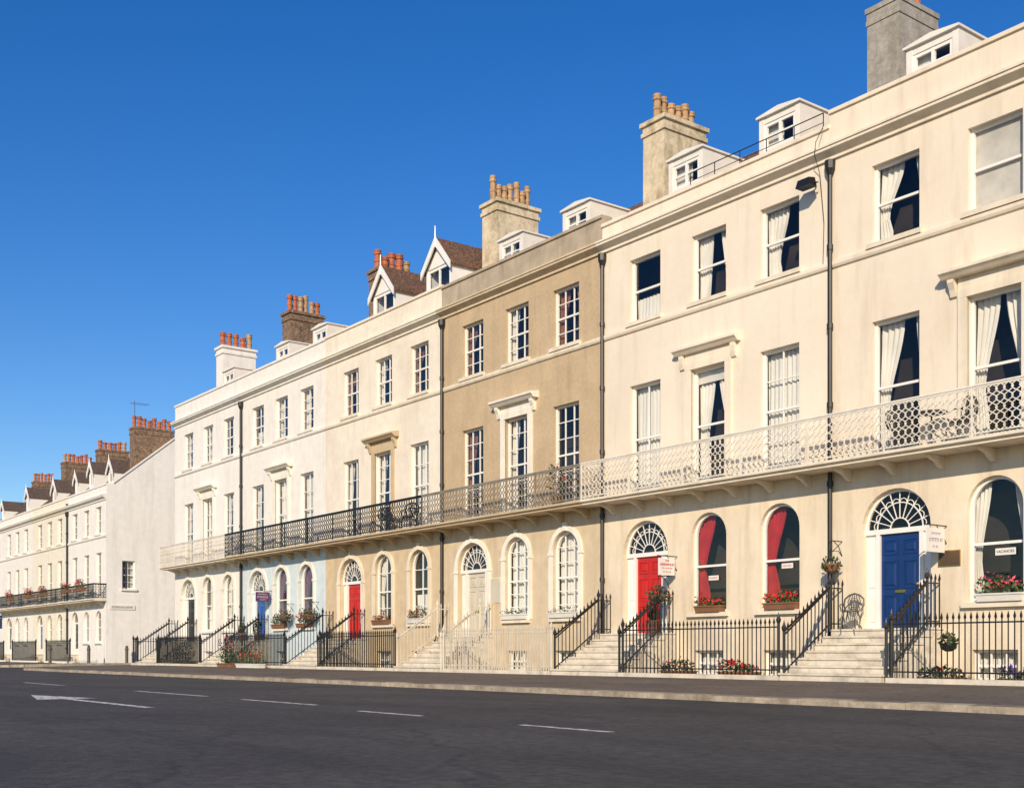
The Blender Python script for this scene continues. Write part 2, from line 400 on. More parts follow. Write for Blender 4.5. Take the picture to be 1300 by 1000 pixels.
# ------------------------------------------------------------------ house
MAIN = dict(dz=1.13, g0=1.62, gt=4.18, gw=1.22, dw=1.75, dt=4.18, slab=4.72, f0=4.98, ft=7.92, s0=9.64, st=11.38, string=9.40, cor=11.88, par=13.05, ww=1.2, rail=1.0, proj=.80)
LEFT = dict(dz=.5, g0=1.2, gt=3.05, gw=1.1, dw=1.3, dt=3.1, slab=3.58, f0=3.85, ft=6.45, s0=7.55, st=9.15, string=7.3, cor=9.45, par=10.4, ww=1.05, rail=.85, proj=.75)
SL, SR = 1.42, 1.16   # steps reach further to the left of each door than to the right

def house(P):
    L = P.get('lev', MAIN); x0, x1 = P['x0'], P['x1']; cx = (x0 + x1) / 2; a, b = x0 - cx, x1 - cx
    up, lo, trim = M[P['up']], M[P['low']], M[P['trim']]; sm = P['trim']
    root = thing('terraced_house', P['label'], 'house', (cx, 0, 0), P['group'])
    bays = [q - cx for q in P['bays']]; left = L is LEFT
    # walls
    wl = MB()
    band(wl, a, b, -.3, .85, [(x, 1.0, 0.0, .66, False) for x in bays[1:]] if not left else [])
    dop = (bays[0], L['dw'], L['dz'], L['dt'], True)
    band(wl, a, b, .85, L['slab'] + .06, [dop] + [(x, L['gw'], L['g0'], L['gt'], True) for x in bays[1:]])
    wl.poly([(a + .002, 0, -.3), (a + .002, 9, -.3), (a + .002, 9, L['slab'] + .06), (a + .002, 0, L['slab'] + .06)])
    if not P.get('end'): wl.poly([(b - .002, 0, -.3), (b - .002, 9, -.3), (b - .002, 9, L['slab'] + .06), (b - .002, 0, L['slab'] + .06)])
    wl.build('ground_floor_wall', lo, root)
    wu = MB()
    band(wu, a, b, L['slab'] + .06, L['string'], [(x, L['ww'], L['f0'], L['ft'], False) for x in bays])
    band(wu, a, b, L['string'], L['cor'], [(x, L['ww'], L['s0'], L['st'], False) for x in bays])
    for xx in ([a + .002, b - .002] if not P.get('end') else [a + .002]):
        wu.poly([(xx, 0, L['slab'] + .06), (xx, 9, L['slab'] + .06), (xx, 9, L['cor']), (xx, 0, L['cor'])])
        if not left: wu.poly([(xx, .36, L['cor']), (xx, 9, L['cor']), (xx, 6, 14.0), (xx, 3.2, 14.0)])
    wu.poly([(a, 9, -.3), (b, 9, -.3), (b, 9, L['cor']), (a, 9, L['cor'])])
    wu.build('upper_wall', up, root)
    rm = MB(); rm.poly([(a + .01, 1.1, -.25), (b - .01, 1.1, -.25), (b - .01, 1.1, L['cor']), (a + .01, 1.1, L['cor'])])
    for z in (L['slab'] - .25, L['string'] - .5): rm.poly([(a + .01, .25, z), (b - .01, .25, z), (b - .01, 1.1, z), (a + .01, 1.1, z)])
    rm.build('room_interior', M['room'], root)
    # cornice, parapet, string course
    c = L['cor']
    MB().extr_x([(0.02, c), (-.06, c), (-.06, c + .06), (-.12, c + .10), (-.24, c + .17), (-.24, c + .24), (-.27, c + .24), (-.27, c + .29), (0, c + .35), (.02, c + .35)], a, b).build('cornice', M[P.get('corm', P['up'])], root)
    pm = M[P.get('parm', P['up'])]; z1 = L['par'] + P.get('dpar', 0)
    MB().box(a, b, .004, .34, c + .3, z1 - .1).build('parapet', pm, root)
    MB().extr_x([(-.05, z1 - .1), (-.05, z1 - .03), (-.02, z1), (.36, z1), (.39, z1 - .1)], a, b).build('coping', pm, root)
    if P.get('rrail'):
        e0, e1 = P['rrail'][0] - cx, P['rrail'][1] - cx; rr = MB()
        rr.tube([(e0, .18, z1 + .42), (e1, .18, z1 + .42)], .014, 5); rr.tube([(e0, .18, z1 + .2), (e1, .18, z1 + .2)], .009, 4)
        for k in range(6): rr.tube([(e0 + (e1 - e0) * k / 5, .18, z1 - .02), (e0 + (e1 - e0) * k / 5, .18, z1 + .42)], .012, 4)
        rr.build('roof_rail', M['iron'], root)
    s = L['string']
    MB().extr_x([(.02, s - .02), (-.05, s), (-.075, s + .05), (-.075, s + .13), (.02, s + .16)], a, b).build('string_course', M[P.get('strm', P['up'])], root)
    # roof
    rf = MB()
    rb = b - .2 if P.get('end') else b
    if left: rf.extr_x([(.34, 10.1), (4.5, 13.5), (9, 10.1)], a, rb)
    else: rf.extr_x([(.36, 12.3), (2.6, 14.3), (6, 14.3), (9, 11.9)], a, b)
    rf.build('roof', M['tile'] if not left else M['slate'], root)
    # windows
    for i, x in enumerate(bays):
        g, cu = P['top'][i]; window(root, x, L['s0'], L['ww'], L['st'] - L['s0'], False, g[0], g[1], cu, sm)
        g, cu = P['first'][i]; window(root, x, L['f0'], L['ww'], L['ft'] - L['f0'], False, g[0], g[1], cu, sm)
        if i:
            g, cu = P['gnd'][i]; window(root, x, L['g0'], L['gw'], L['gt'] - L['g0'], True, g[0], g[1], cu, sm)
            if not left: window(root, x, 0.0, 1.0, .66, False, 3, 1, 'net')
    # hood over the centre window of the first floor
    if P.get('hood', True) and not left:
        x = bays[1]; w = L['ww'] / 2; z = L['ft']; hm = M[P.get('hoodm', P['trim'])]
        h = MB(); pr = P.get('hoodp', .22)
        h.box(x - w - .2, x - w, -.06, .02, L['f0'], z); h.box(x + w, x + w + .2, -.06, .02, L['f0'], z)
        h.box(x - w - .2, x + w + .2, -.063, .02, z, z + .18); h.box(x - w - .2, x + w + .2, -.04, .02, z + .18, z + .42)
        for sg in (-1, 1):
            xx = x + sg * (w + .3)
            h.prism([(xx - .07, .02, z + .42), (xx - .07, -pr + .04, z + .42), (xx - .07, -pr + .04, z + .34), (xx - .07, -.10, z + .2), (xx - .07, -.06, z + .06), (xx - .07, .02, z + .04)],
                    [(xx + .07, .02, z + .42), (xx + .07, -pr + .04, z + .42), (xx + .07, -pr + .04, z + .34), (xx + .07, -.10, z + .2), (xx + .07, -.06, z + .06), (xx + .07, .02, z + .04)])
        h.extr_x([(.02, z + .42), (-pr + .02, z + .42), (-pr - .04, z + .48), (-pr - .1, z + .52), (-pr - .1, z + .58), (0.02, z + .64)], x - w - .5, x + w + .5)
        h.build('window_hood', hm, root)
    # arch mouldings
    if P.get('archm'):
        for i, x in enumerate(bays):
            w = (L['dw'] if i == 0 else L['gw']) / 2; top = L['dt'] if i == 0 else L['gt']; zb = L['dz'] if i == 0 else L['g0']
            am = MB(); sp = top - w
            A = arc(w + .004, sp, 20); B = arc(w + .16, sp, 20)
            for k in range(20):
                q = [(x + A[k][0], A[k][1]), (x + A[k + 1][0], A[k + 1][1]), (x + B[k + 1][0], B[k + 1][1]), (x + B[k][0], B[k][1])]
                am.prism([(u, -.05, v) for u, v in q], [(u, .01, v) for u, v in q])
            for sg in (-1, 1):
                e0, e1 = sorted((x + sg * (w + .004), x + sg * (w + .16)))
                am.box(e0, e1, -.05, .01, zb, sp - .09); am.box(e0 - .03, e1 + .03, -.07, .01, sp - .09, sp - .002)
            am.box(x - .07, x + .07, -.085, .01, top + .006, top + .24)
            am.build('arch_moulding', M[P['archm']], root)
    # door bay
    x = bays[0]; dw = L['dw'] / 2; sp = L['dt'] - dw; dz = L['dz']; lw = .5 if not left else .42
    ds = MB(); ds.box(x - dw, x + dw, .13, .26, sp - .09, sp + .02)
    for sg in (-1, 1):
        e0, e1 = sorted((x + sg * lw, x + sg * (lw + .1))); ds.box(e0, e1, .135, .255, dz, sp - .09)
        e0, e1 = sorted((x + sg * (lw + .1), x + sg * (dw + .004))); ds.box(e0, e1, .19, .25, dz, sp - .09)
        if not left:
            ds.box(e0 + .05, e1 - .05, .172, .2, dz + .15, dz + .8); ds.box(e0 + .05, e1 - .05, .172, .2, dz + .92, sp - .25)
    ds.build('door_surround', M[P.get('surm', 'paint')], root)
    dr = MB(); dr.box(x - lw, x + lw, .2, .25, dz, sp - .09); H = sp - .09 - dz
    for cxx in (-.25, .25):
        for f0, f1 in ((.08, .36), (.42, .72), (.78, .94)):
            k = lw / .5
            X0, X1 = x + (cxx - .19) * k, x + (cxx + .19) * k; Z0, Z1 = dz + H * f0, dz + H * f1
            for (u0, u1, v0, v1) in ((X0, X1, Z0, Z0 + .03), (X0, X1, Z1 - .03, Z1), (X0, X0 + .03, Z0 + .03, Z1 - .03), (X1 - .03, X1, Z0 + .03, Z1 - .03)): dr.box(u0, u1, .18, .2, v0, v1)
            dr.prism([(X0 + .06, .2, Z0 + .06), (X1 - .06, .2, Z0 + .06), (X1 - .06, .2, Z1 - .06), (X0 + .06, .2, Z1 - .06)],
                     [(X0 + .10, .184, Z0 + .10), (X1 - .10, .184, Z0 + .10), (X1 - .10, .184, Z1 - .10), (X0 + .10, .184, Z1 - .10)])
    d = dr.build('door', M[P['door']], root)
    MB().lathe([(.012, 0), (.012, .03), (.035, .045), (.035, .07), (.01, .085)], 0, 0, 10).build('handle', M['brass'], d, (x + lw - .04, .2, dz + H * .46), rot=(PI / 2, 0, 0))
    MB().box(x - .13, x + .13, .172, .2, dz + H * .375, dz + H * .405).build('letter_plate', M['brass'], d)
    fn = MB()
    A = arc(dw + .004, sp, 20); B = arc(dw - .06, sp, 20)
    for k in range(20):
        q = [A[k], A[k + 1], B[k + 1], B[k]]
        fn.prism([(x + u, .14, v) for u, v in q], [(x + u, .2, v) for u, v in q])
    if not left:
        for rr in (.24, .58): fn.tube([(x + u, .165, v) for u, v in arc(rr, sp, 18)], .016, 4)
        for k in range(1, 10):
            t = PI * k / 10; fn.tube([(x + .24 * math.cos(t), .165, sp + .24 * math.sin(t)), (x + .84 * math.cos(t), .165, sp + .84 * math.sin(t))], .013, 4)
        for k in range(10):
            t = PI * (k + .5) / 10
            cxk, czk = x + .58 * math.cos(t), sp + .58 * math.sin(t)
            fn.tube([(cxk + .09 * math.cos(t + q), .165, czk + .09 * math.sin(t + q)) for q in [(-PI / 2 + PI * i / 6) for i in range(7)]], .011, 4)
    f = fn.build('fanlight', M['paint'], root)
    pn = MB(); pn.poly([(x + u, .168, v) for u, v in arc(dw, sp, 20)]); pn.build('pane', M['glass'], f)
    # steps
    n = round(dz / .161); st = MB(); sa, sb_ = (SL, SR) if not left else (.9, .9)
    tr = .29; ys = -.38 - tr * (n - 1)
    for i in range(n):
        zt = dz * (i + 1) / n - (.004 if i == n - 1 else 0)
        y = ys + tr * i
        ye = (ys + tr * (i + 1)) if i < n - 1 else -.003
        st.box(x - sa, x + sb_, y, ye, -.19, zt - .045)
        st.box(x - sa - .03, x + sb_ + .03, y - .03, ye - (.03 if i < n - 1 else 0), zt - .043, zt)
    st.build('front_steps', M['step'], root)
    # balcony
    if P.get('balc'):
        z = L['slab']; pj = L['proj']; im = M[P['balc']]; br_ = P.get('barr', .0125)
        sb = MB().extr_x([(-.002, z), (-pj + .05, z), (-pj + .05, z + .05), (-pj - .03, z + .08), (-pj - .03, z + .14), (-.002, z + .14)], a, b)
        slab = sb.build('balcony', M[P.get('slabm', 'trimC')], root)
        bl = MB(); nseg = 4
        for k in range(nseg):
            e0 = a + (b - a) * k / nseg; e1 = a + (b - a) * (k + 1) / nseg
            lattice(bl, (e0 + .03, -pj, 0), (e1 - .03, -pj, 0), z + .2, L['rail'] - .1, r=br_)
        for e, side in ((a + .03, 'l'), (b - .03, 'r')):
            if side in P.get('bends', ''): lattice(bl, (e, -pj, 0), (e, -.02, 0), z + .2, L['rail'] - .1, r=br_)
        bl.build('balustrade', im, slab)
        rl = MB(); rl.tube([(a, -pj, z + L['rail'] + .14), (b, -pj, z + L['rail'] + .14)], .03, 6)
        for e, side in ((a + .03, 'l'), (b - .03, 'r')):
            if side in P.get('bends', ''): rl.tube([(e, -pj, z + L['rail'] + .14), (e, 0, z + L['rail'] + .14)], .03, 6)
        for k in range(nseg + 1):
            e = min(max(a + (b - a) * k / nseg, a + .03), b - .03); rl.tube([(e, -pj, z + .14), (e, -pj, z + L['rail'] + .14)], .024, 4)
        rl.build('handrail', im, slab)
        bk = MB()
        bk.extr_x([(-.002, z - .28), (-.10, z - .26), (-.3, z - .12), (-.55, z - .06), (-.6, z - .003), (-.002, z - .003)], -.05, .05)
        bme = bk.mesh('bracket', M[P.get('slabm', 'trimC')])
        for k in range(7): inst('bracket', bme, slab, (a + (b - a) * (k + .5) / 7, 0, 0))
    # downpipe
    if P.get('pipe'):
        px = P['pipe'] - cx; pz = L['cor'] - .05
        dp = MB(); dp.tube([(px, -.09, -.05), (px, -.09, pz - .3)], .055, 8)
        dp.lathe([(.06, pz - .32), (.12, pz - .18), (.13, pz), (.10, pz + .02)], px, -.09, 8)
        for k in range(6): dp.lathe([(.075, .8 + 1.8 * k), (.075, .92 + 1.8 * k)], px, -.09, 8)
        dp.build('downpipe', M['pipe'], root)
    # dormers
    for x in P.get('dflat', []): flat_dormer(root, x - cx)
    for x in P.get('dgab', []): gable_dormer(root, x - cx)
    for q in P.get('dsmall', []): gable_dormer(root, q[0] - cx, w=q[1], y=q[3], z0=10.4, ze=q[2], zr=q[2] + q[1] * .62, dep=2.2, rm='slate', am=.08)
    for ch in P.get('chim', []): chimney(root, ch[0] - cx, *ch[1:])
    return root

def flat_dormer(root, x, w=1.3, y=.8, z0=12.5, zt=14.05, dep=2.4):
    h = w / 2; k = .15
    m = MB(); m.box(x - h, x - h + k, y, y + dep, z0, zt); m.box(x + h - k, x + h, y, y + dep, z0, zt)
    m.box(x - h + k, x + h - k, y + .01, y + .12, z0, z0 + .72)
    m.box(x - h + k, x + h - k, y + .01, y + .12, zt - .16, zt)
    d = m.build('dormer', M['paintold'], root)
    MB().prism([(x - h - .05, y - .07, zt), (x + h + .05, y - .07, zt), (x + h + .05, y - .07, zt + .05), (x, y - .07, zt + .13), (x - h - .05, y - .07, zt + .05)],
               [(x - h - .05, y + dep, zt), (x + h + .05, y + dep, zt), (x + h + .05, y + dep, zt + .05), (x, y + dep, zt + .13), (x - h - .05, y + dep, zt + .05)]).build('dormer_roof', M['paintold'], d)
    f = MB(); b0, b1, c0, c1 = x - h + k, x + h - k, z0 + .72, zt - .16
    for e in (b0, (b0 + b1) / 2 - .04, b1 - .08): f.box(e, e + .08, y + .03, y + .1, c0, c1)
    for e0, e1 in ((c0, c0 + .08), (c1 - .08, c1), ((c0 + c1) / 2 - .02, (c0 + c1) / 2 + .02)): f.box(b0, b1, y + .035, y + .095, e0, e1)
    f.build('casement', M['paint'], d)
    p = MB(); p.poly([(b0, y + .065, c0), (b1, y + .065, c0), (b1, y + .065, c1), (b0, y + .065, c1)]); p.build('pane', M['glass'], d)
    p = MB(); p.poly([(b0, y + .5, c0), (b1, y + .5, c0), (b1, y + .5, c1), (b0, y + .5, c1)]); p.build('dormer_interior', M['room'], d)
    p = MB(); e = b0 + (b1 - b0) * random.uniform(.3, .6); p.poly([(b0, y + .2, c0), (e, y + .2, c0), (e, y + .2, c1), (b0, y + .2, c1)]); p.build('curtain', M['net'], d)

def gable_dormer(root, x, w=1.6, y=.95, z0=12.5, ze=14.32, zr=15.22, dep=2.5, rm='tile', am=.12):
    h = w / 2
    m = MB(); m.box(x - h, x - h + .1, y, y + dep, z0, ze); m.box(x + h - .1, x + h, y, y + dep, z0, ze)
    m.box(x - h + .1, x + h - .1, y + .01, y + .12, z0, z0 + (ze - z0) * .4)
    m.extr_y([(x - h, ze), (x + h, ze), (x, zr - .06)], y + .005, y + .12)
    d = m.build('dormer', M['paint'], root)
    o = h + am; sl = (zr - ze) / h; t = MB()
    for sg in (-1, 1):
        A = [(x, zr), (x + sg * o, zr - sl * o), (x + sg * o, zr - sl * o + .09), (x, zr + .1)]
        t.extr_y(A, y - .12, y + dep)
    t.build('dormer_roof', M[rm], d)
    bb = MB()
    for sg in (-1, 1):
        A = [(x, zr - .2), (x + sg * (o + .02), zr - sl * (o + .02) - .16), (x + sg * (o + .02), zr - sl * (o + .02) + .10), (x, zr + .12)]
        bb.extr_y(A, y - .17, y - .122)
    bb.tube([(x, y - .15, zr - .25), (x, y - .15, zr + .5 * w / 1.6)], [.04, .02], 5)
    bb.build('bargeboard', M['paint'], d)
    f = MB(); b0, b1, c0, c1 = x - h + .1, x + h - .1, z0 + (ze - z0) * .4, ze - .02
    for e in (b0, (b0 + b1) / 2 - .03, b1 - .06): f.box(e, e + .06, y + .03, y + .1, c0, c1)
    for e0, e1 in ((c0, c0 + .07), (c1 - .09, c1)): f.box(b0, b1, y + .035, y + .095, e0, e1)
    f.build('casement', M['paint'], d)
    p = MB(); p.poly([(b0, y + .065, c0), (b1, y + .065, c0), (b1, y + .065, c1), (b0, y + .065, c1)]); p.build('pane', M['glass'], d)
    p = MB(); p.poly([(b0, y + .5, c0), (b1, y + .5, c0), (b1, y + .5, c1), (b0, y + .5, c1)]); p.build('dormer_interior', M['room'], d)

def chimney(root, x, y0, y1, z0, z1, w, mat, potm, npot, poth, aerial=False, cap=.08):
    h = w / 2; m = MB()
    m.box(x - h, x + h, y0, y1, z0, z1 - .42)
    m.box(x - h - cap * .6, x + h + cap * .6, y0 - cap * .6, y1 + cap * .6, z1 - .42, z1 - .30)
    m.box(x - h - .01, x + h + .01, y0 - .01, y1 + .01, z1 - .30, z1 - .12)
    m.box(x - h - cap, x + h + cap, y0 - cap, y1 + cap, z1 - .12, z1)
    c = m.build('chimney', M[mat], root)
    for k in range(npot):
        y = y0 + (y1 - y0) * (k + .5) / npot; r = min(.165, (y1 - y0) / npot * .48) * random.uniform(.9, 1.02); ph = poth * random.choice((1, 1, .82, 1.14))
        mb = MB().lathe([(r * .95, z1), (r * 1.05, z1 + .06), (r * .86, z1 + .12), (r * .84, z1 + ph * .38), (r * .98, z1 + ph * .40), (r * .98, z1 + ph * .47), (r * .82, z1 + ph * .49), (r * .80, z1 + ph * .74), (r * 1.06, z1 + ph * .78), (r * 1.06, z1 + ph * .86), (r * .86, z1 + ph * .88), (r * .98, z1 + ph * .95), (r * .98, z1 + ph), (r * .7, z1 + ph), (r * .65, z1 + ph * .8)], x + random.uniform(-.04, .04), y, 10)
        mb.build('chimney_pot', M[random.choice(('pot', 'pot', 'pot', 'potO'))] if potm == 'pot' else M['potO'], c)
    if aerial:
        x = x - .3
        a = MB(); a.tube([(x + .2, y0 + .2, z1), (x + .2, y0 + .2, z1 + 1.6)], .02, 4)
        for k in range(6): a.tube([(x - .2, y0 + .1 + .16 * k, z1 + 1.45), (x + .6, y0 + .1 + .16 * k, z1 + 1.45)], .008, 4)
        a.tube([(x + .2, y0 - .1, z1 + 1.45), (x + .2, y0 + 1.1, z1 + 1.45)], .012, 4)
        a.build('aerial', M['rod'], c)

# ------------------------------------------------------------------ the near terrace
s11, s22, s32, s33 = (1, 1), (2, 2), (3, 2), (3, 3)
G1 = 'houses of the near terrace'
BX = [-58.0, -49.9, -41.9, -33.55, -25.3, -17.38, -9.2]
HS = [
 dict(who='the cream house with the blue door', x0=BX[5], x1=BX[6], bays=[-15.62, -13.28, -10.95], up='creamA', low='creamA_low', trim='trimC',
      label='cream stucco terraced house with dark blue front door, nearest at the right of the terrace',
      top=[(s11, 'swagleft'), (s11, 'blind'), (s11, 'swag')], first=[(s11, 'swagleft'), (s11, 'swag'), (s11, 'net')], gnd=[None, (s11, 'wide'), (s11, 'wide')],
      balc='ironW', bends='r', door='blued', dflat=[-15.25, -11.5], pipe=-17.30, chim=[(BX[5], 2.0, 3.55, 12, 16.2, .9, 'chimG', 'pot', 4, .6, False, .04)]),
 dict(who='the cream house with red curtains', x0=BX[4], x1=BX[5], bays=[-23.54, -21.18, -18.86], up='creamB', low='creamA_low', trim='trimC', dpar=-.32, rrail=(-22.0, -17.7),
      label='cream stucco terraced house with red front door and red curtains in its arched windows',
      top=[(s11, 'halfnet'), (s11, 'drawn'), (s11, 'left')], first=[((2, 1), 'net'), (s11, 'topblind'), ((2, 2), 'net')], gnd=[None, (s11, 'red'), (s11, 'red')],
      balc='ironW', bends='l', door='redd', hoodm='creamB', hoodp=.16, dflat=[-22.8, -19.55], pipe=-25.2, chim=[(BX[4], 2.0, 3.7, 12, 16.25, .9, 'chimC', 'potO', 6, .75)]),
 dict(who='the brown house', x0=BX[3], x1=BX[4], bays=[-31.72, -29.32, -26.92], up='brown', low='brown_low', trim='trimC', corm='brown_low', parm='parapet_grey', strm='trimC', dpar=-.04,
      label='brown rendered terraced house with cream window trim and a stone coloured front door',
      top=[(s32, 'rust'), (s32, 'wide'), (s32, 'rust')], first=[(s33, 'rust'), (s33, 'wide'), (s33, None)], gnd=[None, ((3, 3), 'net'), ((3, 3), 'net')],
      balc='ironT', slabm='trimT', bends='', door='beiged', surm='paintold', archm='trimW', hoodm='trimW', dflat=[-30.7, -27.4], pipe=-33.42, chim=[(BX[3], 2.0, 3.8, 12, 16.35, .9, 'chimC', 'potO', 7, .8)]),
 dict(who='the ivory house with tan arches', x0=BX[2], x1=BX[3], bays=[-39.86, -37.42, -34.98], up='creamC', low='tan_low', trim='trimC', dpar=.03,
      label='ivory terraced house with tan ground floor arches and two gabled tiled dormers on its roof',
      top=[(s32, 'rust'), (s32, 'wide'), (s32, 'rust')], first=[(s32, 'wide'), (s33, 'wide'), (s32, 'net')], gnd=[None, ((2, 2), 'wide'), ((2, 2), 'halfnet')],
      balc='iron', slabm='trimT', bends='', door='redd', archm='trimC', hoodm='trimT', dgab=[-39.0, -35.2], chim=[(BX[2], 2.2, 3.9, 12, 16.2, .85, 'chimB', 'pot', 5, .7)]),
 dict(who='the pale blue fronted house', x0=BX[1], x1=BX[2], bays=[-48.2, -45.86, -43.54], up='white', low='blue_low', trim='trimW', dpar=.0,
      label='white terraced house with a pale blue painted ground floor and mid blue front door',
      top=[(s22, 'halfnet'), (s22, 'wide'), (s22, 'drawn')], first=[(s22, 'wide'), (s22, 'net'), (s22, 'net')], gnd=[None, ((1, 1), 'purple'), ((1, 1), 'purple')],
      balc='iron', slabm='trimT', bends='', door='blued2', archm='trimW', hoodm='trimW', dflat=[-43.9, -47.4], pipe=-49.8, chim=[(BX[1], 2.2, 3.9, 12, 16.3, .85, 'chimB', 'pot', 6, .8)]),
 dict(who='the white end house', x0=BX[0], x1=BX[1], bays=[-56.2, -53.75, -51.35], up='white2', low='white', trim='trimW', dpar=.0,
      label='white terraced house at the far left end of the near terrace, beside the side street',
      top=[(s32, 'wide'), (s32, 'net'), (s32, None)], first=[(s32, 'wide'), (s32, 'net'), (s32, 'wide')], gnd=[None, ((2, 2), 'halfnet'), ((2, 2), 'wide')],
      balc='ironW', bends='lr', door='darkd', archm='trimW', hoodm='trimW', dflat=[-53.2], chim=[(BX[0] + .4, 2.2, 4.0, 12, 16.3, .85, 'white2', 'pot', 5, .75)]),
]
for P in HS:
    P['group'] = G1; P['root'] = house(P)

# ------------------------------------------------------------------ the far terrace across the side street
G2 = 'houses of the far terrace'
LX = [-68.7, -76.2, -84.3, -92.3, -100.3]
ll = ['white corner house with a plain sunlit end wall, across the side street', 'pale cream terraced house, second from the corner in the far left terrace',
      'white terraced house, third from the corner in the far left terrace', 'white terraced house at the left picture edge, fourth in the far terrace']
lw = ['the white corner house', 'the second house of the far terrace', 'the third house of the far terrace', 'the fourth house of the far terrace']
FAR = []
for i in range(4):
    x1, x0 = LX[i], LX[i + 1]; c = (x0 + x1) / 2
    P = dict(who=lw[i], lev=LEFT, label=ll[i], group=G2, x0=x0, x1=x1, bays=[c - 2.3, c, c + 2.3], up=['white2', 'yellow', 'white', 'white2'][i], low=['white2', 'yellow', 'white', 'white2'][i], trim='trimW',
             top=[(s22, None), (s22, 'wide'), (s22, 'net')], first=[(s22, 'wide'), (s22, None), (s22, 'net')], gnd=[None, ((2, 2), 'net'), ((2, 2), None)],
             balc='iron' if i < 3 else None, bends='r' if i == 0 else '', door=['darkd', 'blued2', 'darkd', 'redd'][i],
             dsmall=[[(c - 1.9, .95, 11.75, .9), (c + 1.2, 1.1, 11.45, 1.1)], [(c - 2.3, 1.15, 11.5, 1.0), (c + 1.9, .8, 11.7, 1.2)], [(c - .6, 1.0, 11.75, .9)], [(c, .9, 11.6, 1.0)]][i],
             pipe=(x0 + .1) if i == 0 else None, end=(i == 0),
             chim=[(x1 - (.65 if i == 0 else 0), 1.7 + .15 * i, [4.1, 3.7, 4.0, 3.6][i], 10.5, [13.9, 13.55, 13.8, 13.4][i], .8, 'chimB', 'pot', [8, 6, 7, 6][i], .6, i == 0, .05)])
    P['root'] = house(P); FAR.append(P)
# gable end wall of the corner house
er = FAR[0]['root']; cxx = (LX[0] + LX[1]) / 2; ex = LX[0] - cxx
ys = [0, .36, .9, 1.66, 4.5, 9]
def gz(y): return 10.38 if y <= .36 else (10.38 + (y - .36) / 4.14 * 3.35 if y <= 4.5 else 13.73 - (y - 4.5) / 4.5 * 3.3)
ew = MB()
for k in range(5):
    y0, y1 = ys[k], ys[k + 1]
    if k == 2:
        ew.poly([(ex + .003, y0, -.3), (ex + .003, y1, -.3), (ex + .003, y1, 4.3), (ex + .003, y0, 4.3)]); ew.poly([(ex + .003, y0, 5.95), (ex + .003, y1, 5.95), (ex + .003, y1, gz(y1)), (ex + .003, y0, gz(y0))])
        q = [(y0, 4.3), (y1, 4.3), (y1, 5.95), (y0, 5.95)]
        for j in range(4):
            u, v = q[j], q[(j + 1) % 4]; ew.poly([(ex + .003, u[0], u[1]), (ex + .003, v[0], v[1]), (ex - .22, v[0], v[1]), (ex - .22, u[0], u[1])])
        ew.poly([(ex - .6, y0 - .3, 4.1), (ex - .6, y1 + .3, 4.1), (ex - .6, y1 + .3, 6.1), (ex - .6, y0 - .3, 6.1)])
    elif k == 0:
        ew.poly([(ex + .003, y0 + .003, -.3), (ex + .003, y1, -.3), (ex + .003, y1, gz(y1)), (ex + .003, y0 + .003, gz(y0))])
    else:
        ew.poly([(ex + .003, y0, -.3), (ex + .003, y1, -.3), (ex + .003, y1, gz(y1)), (ex + .003, y0, gz(y0))])
ew.build('end_wall', M['white2'], er)
window(er, ex, 4.3, .76, 1.65, False, 2, 2, 'net', 'trimW', rot=PI / 2, y=1.28)
cp = MB(); cp.prism([(ex - .16, .40, 10.40), (ex + .06, .40, 10.40), (ex + .06, .40, 10.50), (ex - .16, .40, 10.50)], [(ex - .16, 4.5, 13.73), (ex + .06, 4.5, 13.73), (ex + .06, 4.5, 13.83), (ex - .16, 4.5, 13.83)])
cp.build('gable_coping', M['trimW'], er)

# ------------------------------------------------------------------ railings
YR = -2.02
def area_railing(xa, xb, label, mat, wrap=None, plinth='step', cat='railing', r=.0125, sp=.125):
    c = (xa + xb) / 2; t = thing('iron_railing', label, cat, (c, YR, 0), 'front area railings')
    br, rl, pl = MB(), MB(), MB()
    iron_run(br, rl, (xa - c, 0, .1), (xb - c, 0, .1), r=r, sp=sp)
    pl.box(xa - c - .06, xb - c + .06, -.12, .12, -.19, .1)
    if wrap is not None:
        iron_run(br, rl, (wrap - c, .12, .1), (wrap - c, 2.0, .1), newel=(False, True)); pl.box(wrap - c - .12, wrap - c + .12, .123, 2.0, -.19, .097)
    br.build('spiked_bars', M[mat], t); rl.build('cross_rails', M[mat], t); pl.build('plinth', M[plinth], t)
def stair_railing(x, dz, label, mat, splay, r=.0125):
    t = thing('stair_railing', label, 'railing', (x, -2.1, 0), 'railings beside the front steps')
    br, rl = MB(), MB()
    y0 = .06; y1 = 1.62
    iron_run(br, rl, (splay, y0, .06), (0, y1, dz), h=.98, sp=.135, r=r)
    iron_run(br, rl, (0, y1, dz), (0, 2.06, dz), h=.98, sp=.135, newel=(False, False), r=r)
    rl.tube([(splay, y0, 1.06), (0, y1, dz + .96)], .026, 5)
    br.build('spiked_bars', M[mat], t); rl.build('handrails', M[mat], t)
rm = {0: 'iron', 1: 'iron', 2: 'ironC', 3: 'iron', 4: 'iron', 5: 'iron'}
for i, P in enumerate(HS):
    d = P['bays'][0]; mt = rm[i]; cn = {'iron': 'black', 'ironC': 'cream painted'}[mt]; rr = .016 if i == 2 else .0125
    stair_railing(d - SL + .05, 1.13, '%s iron stair railing left of the steps of %s' % (cn, P['who']), mt, 0, rr)
    stair_railing(d + SR - .05, 1.13, '%s iron stair railing right of the steps of %s' % (cn, P['who']), mt, .12, rr)
    xb = BX[6] if i == 0 else HS[i - 1]['bays'][0] - SL - .12
    area_railing(d + SR + .18, xb, '%s spiked iron railing along the pavement before %s' % (cn, P['who']), mt, r=.017 if i == 2 else (.0125 if i < 2 else .021), sp=.115 if i == 2 else .125)
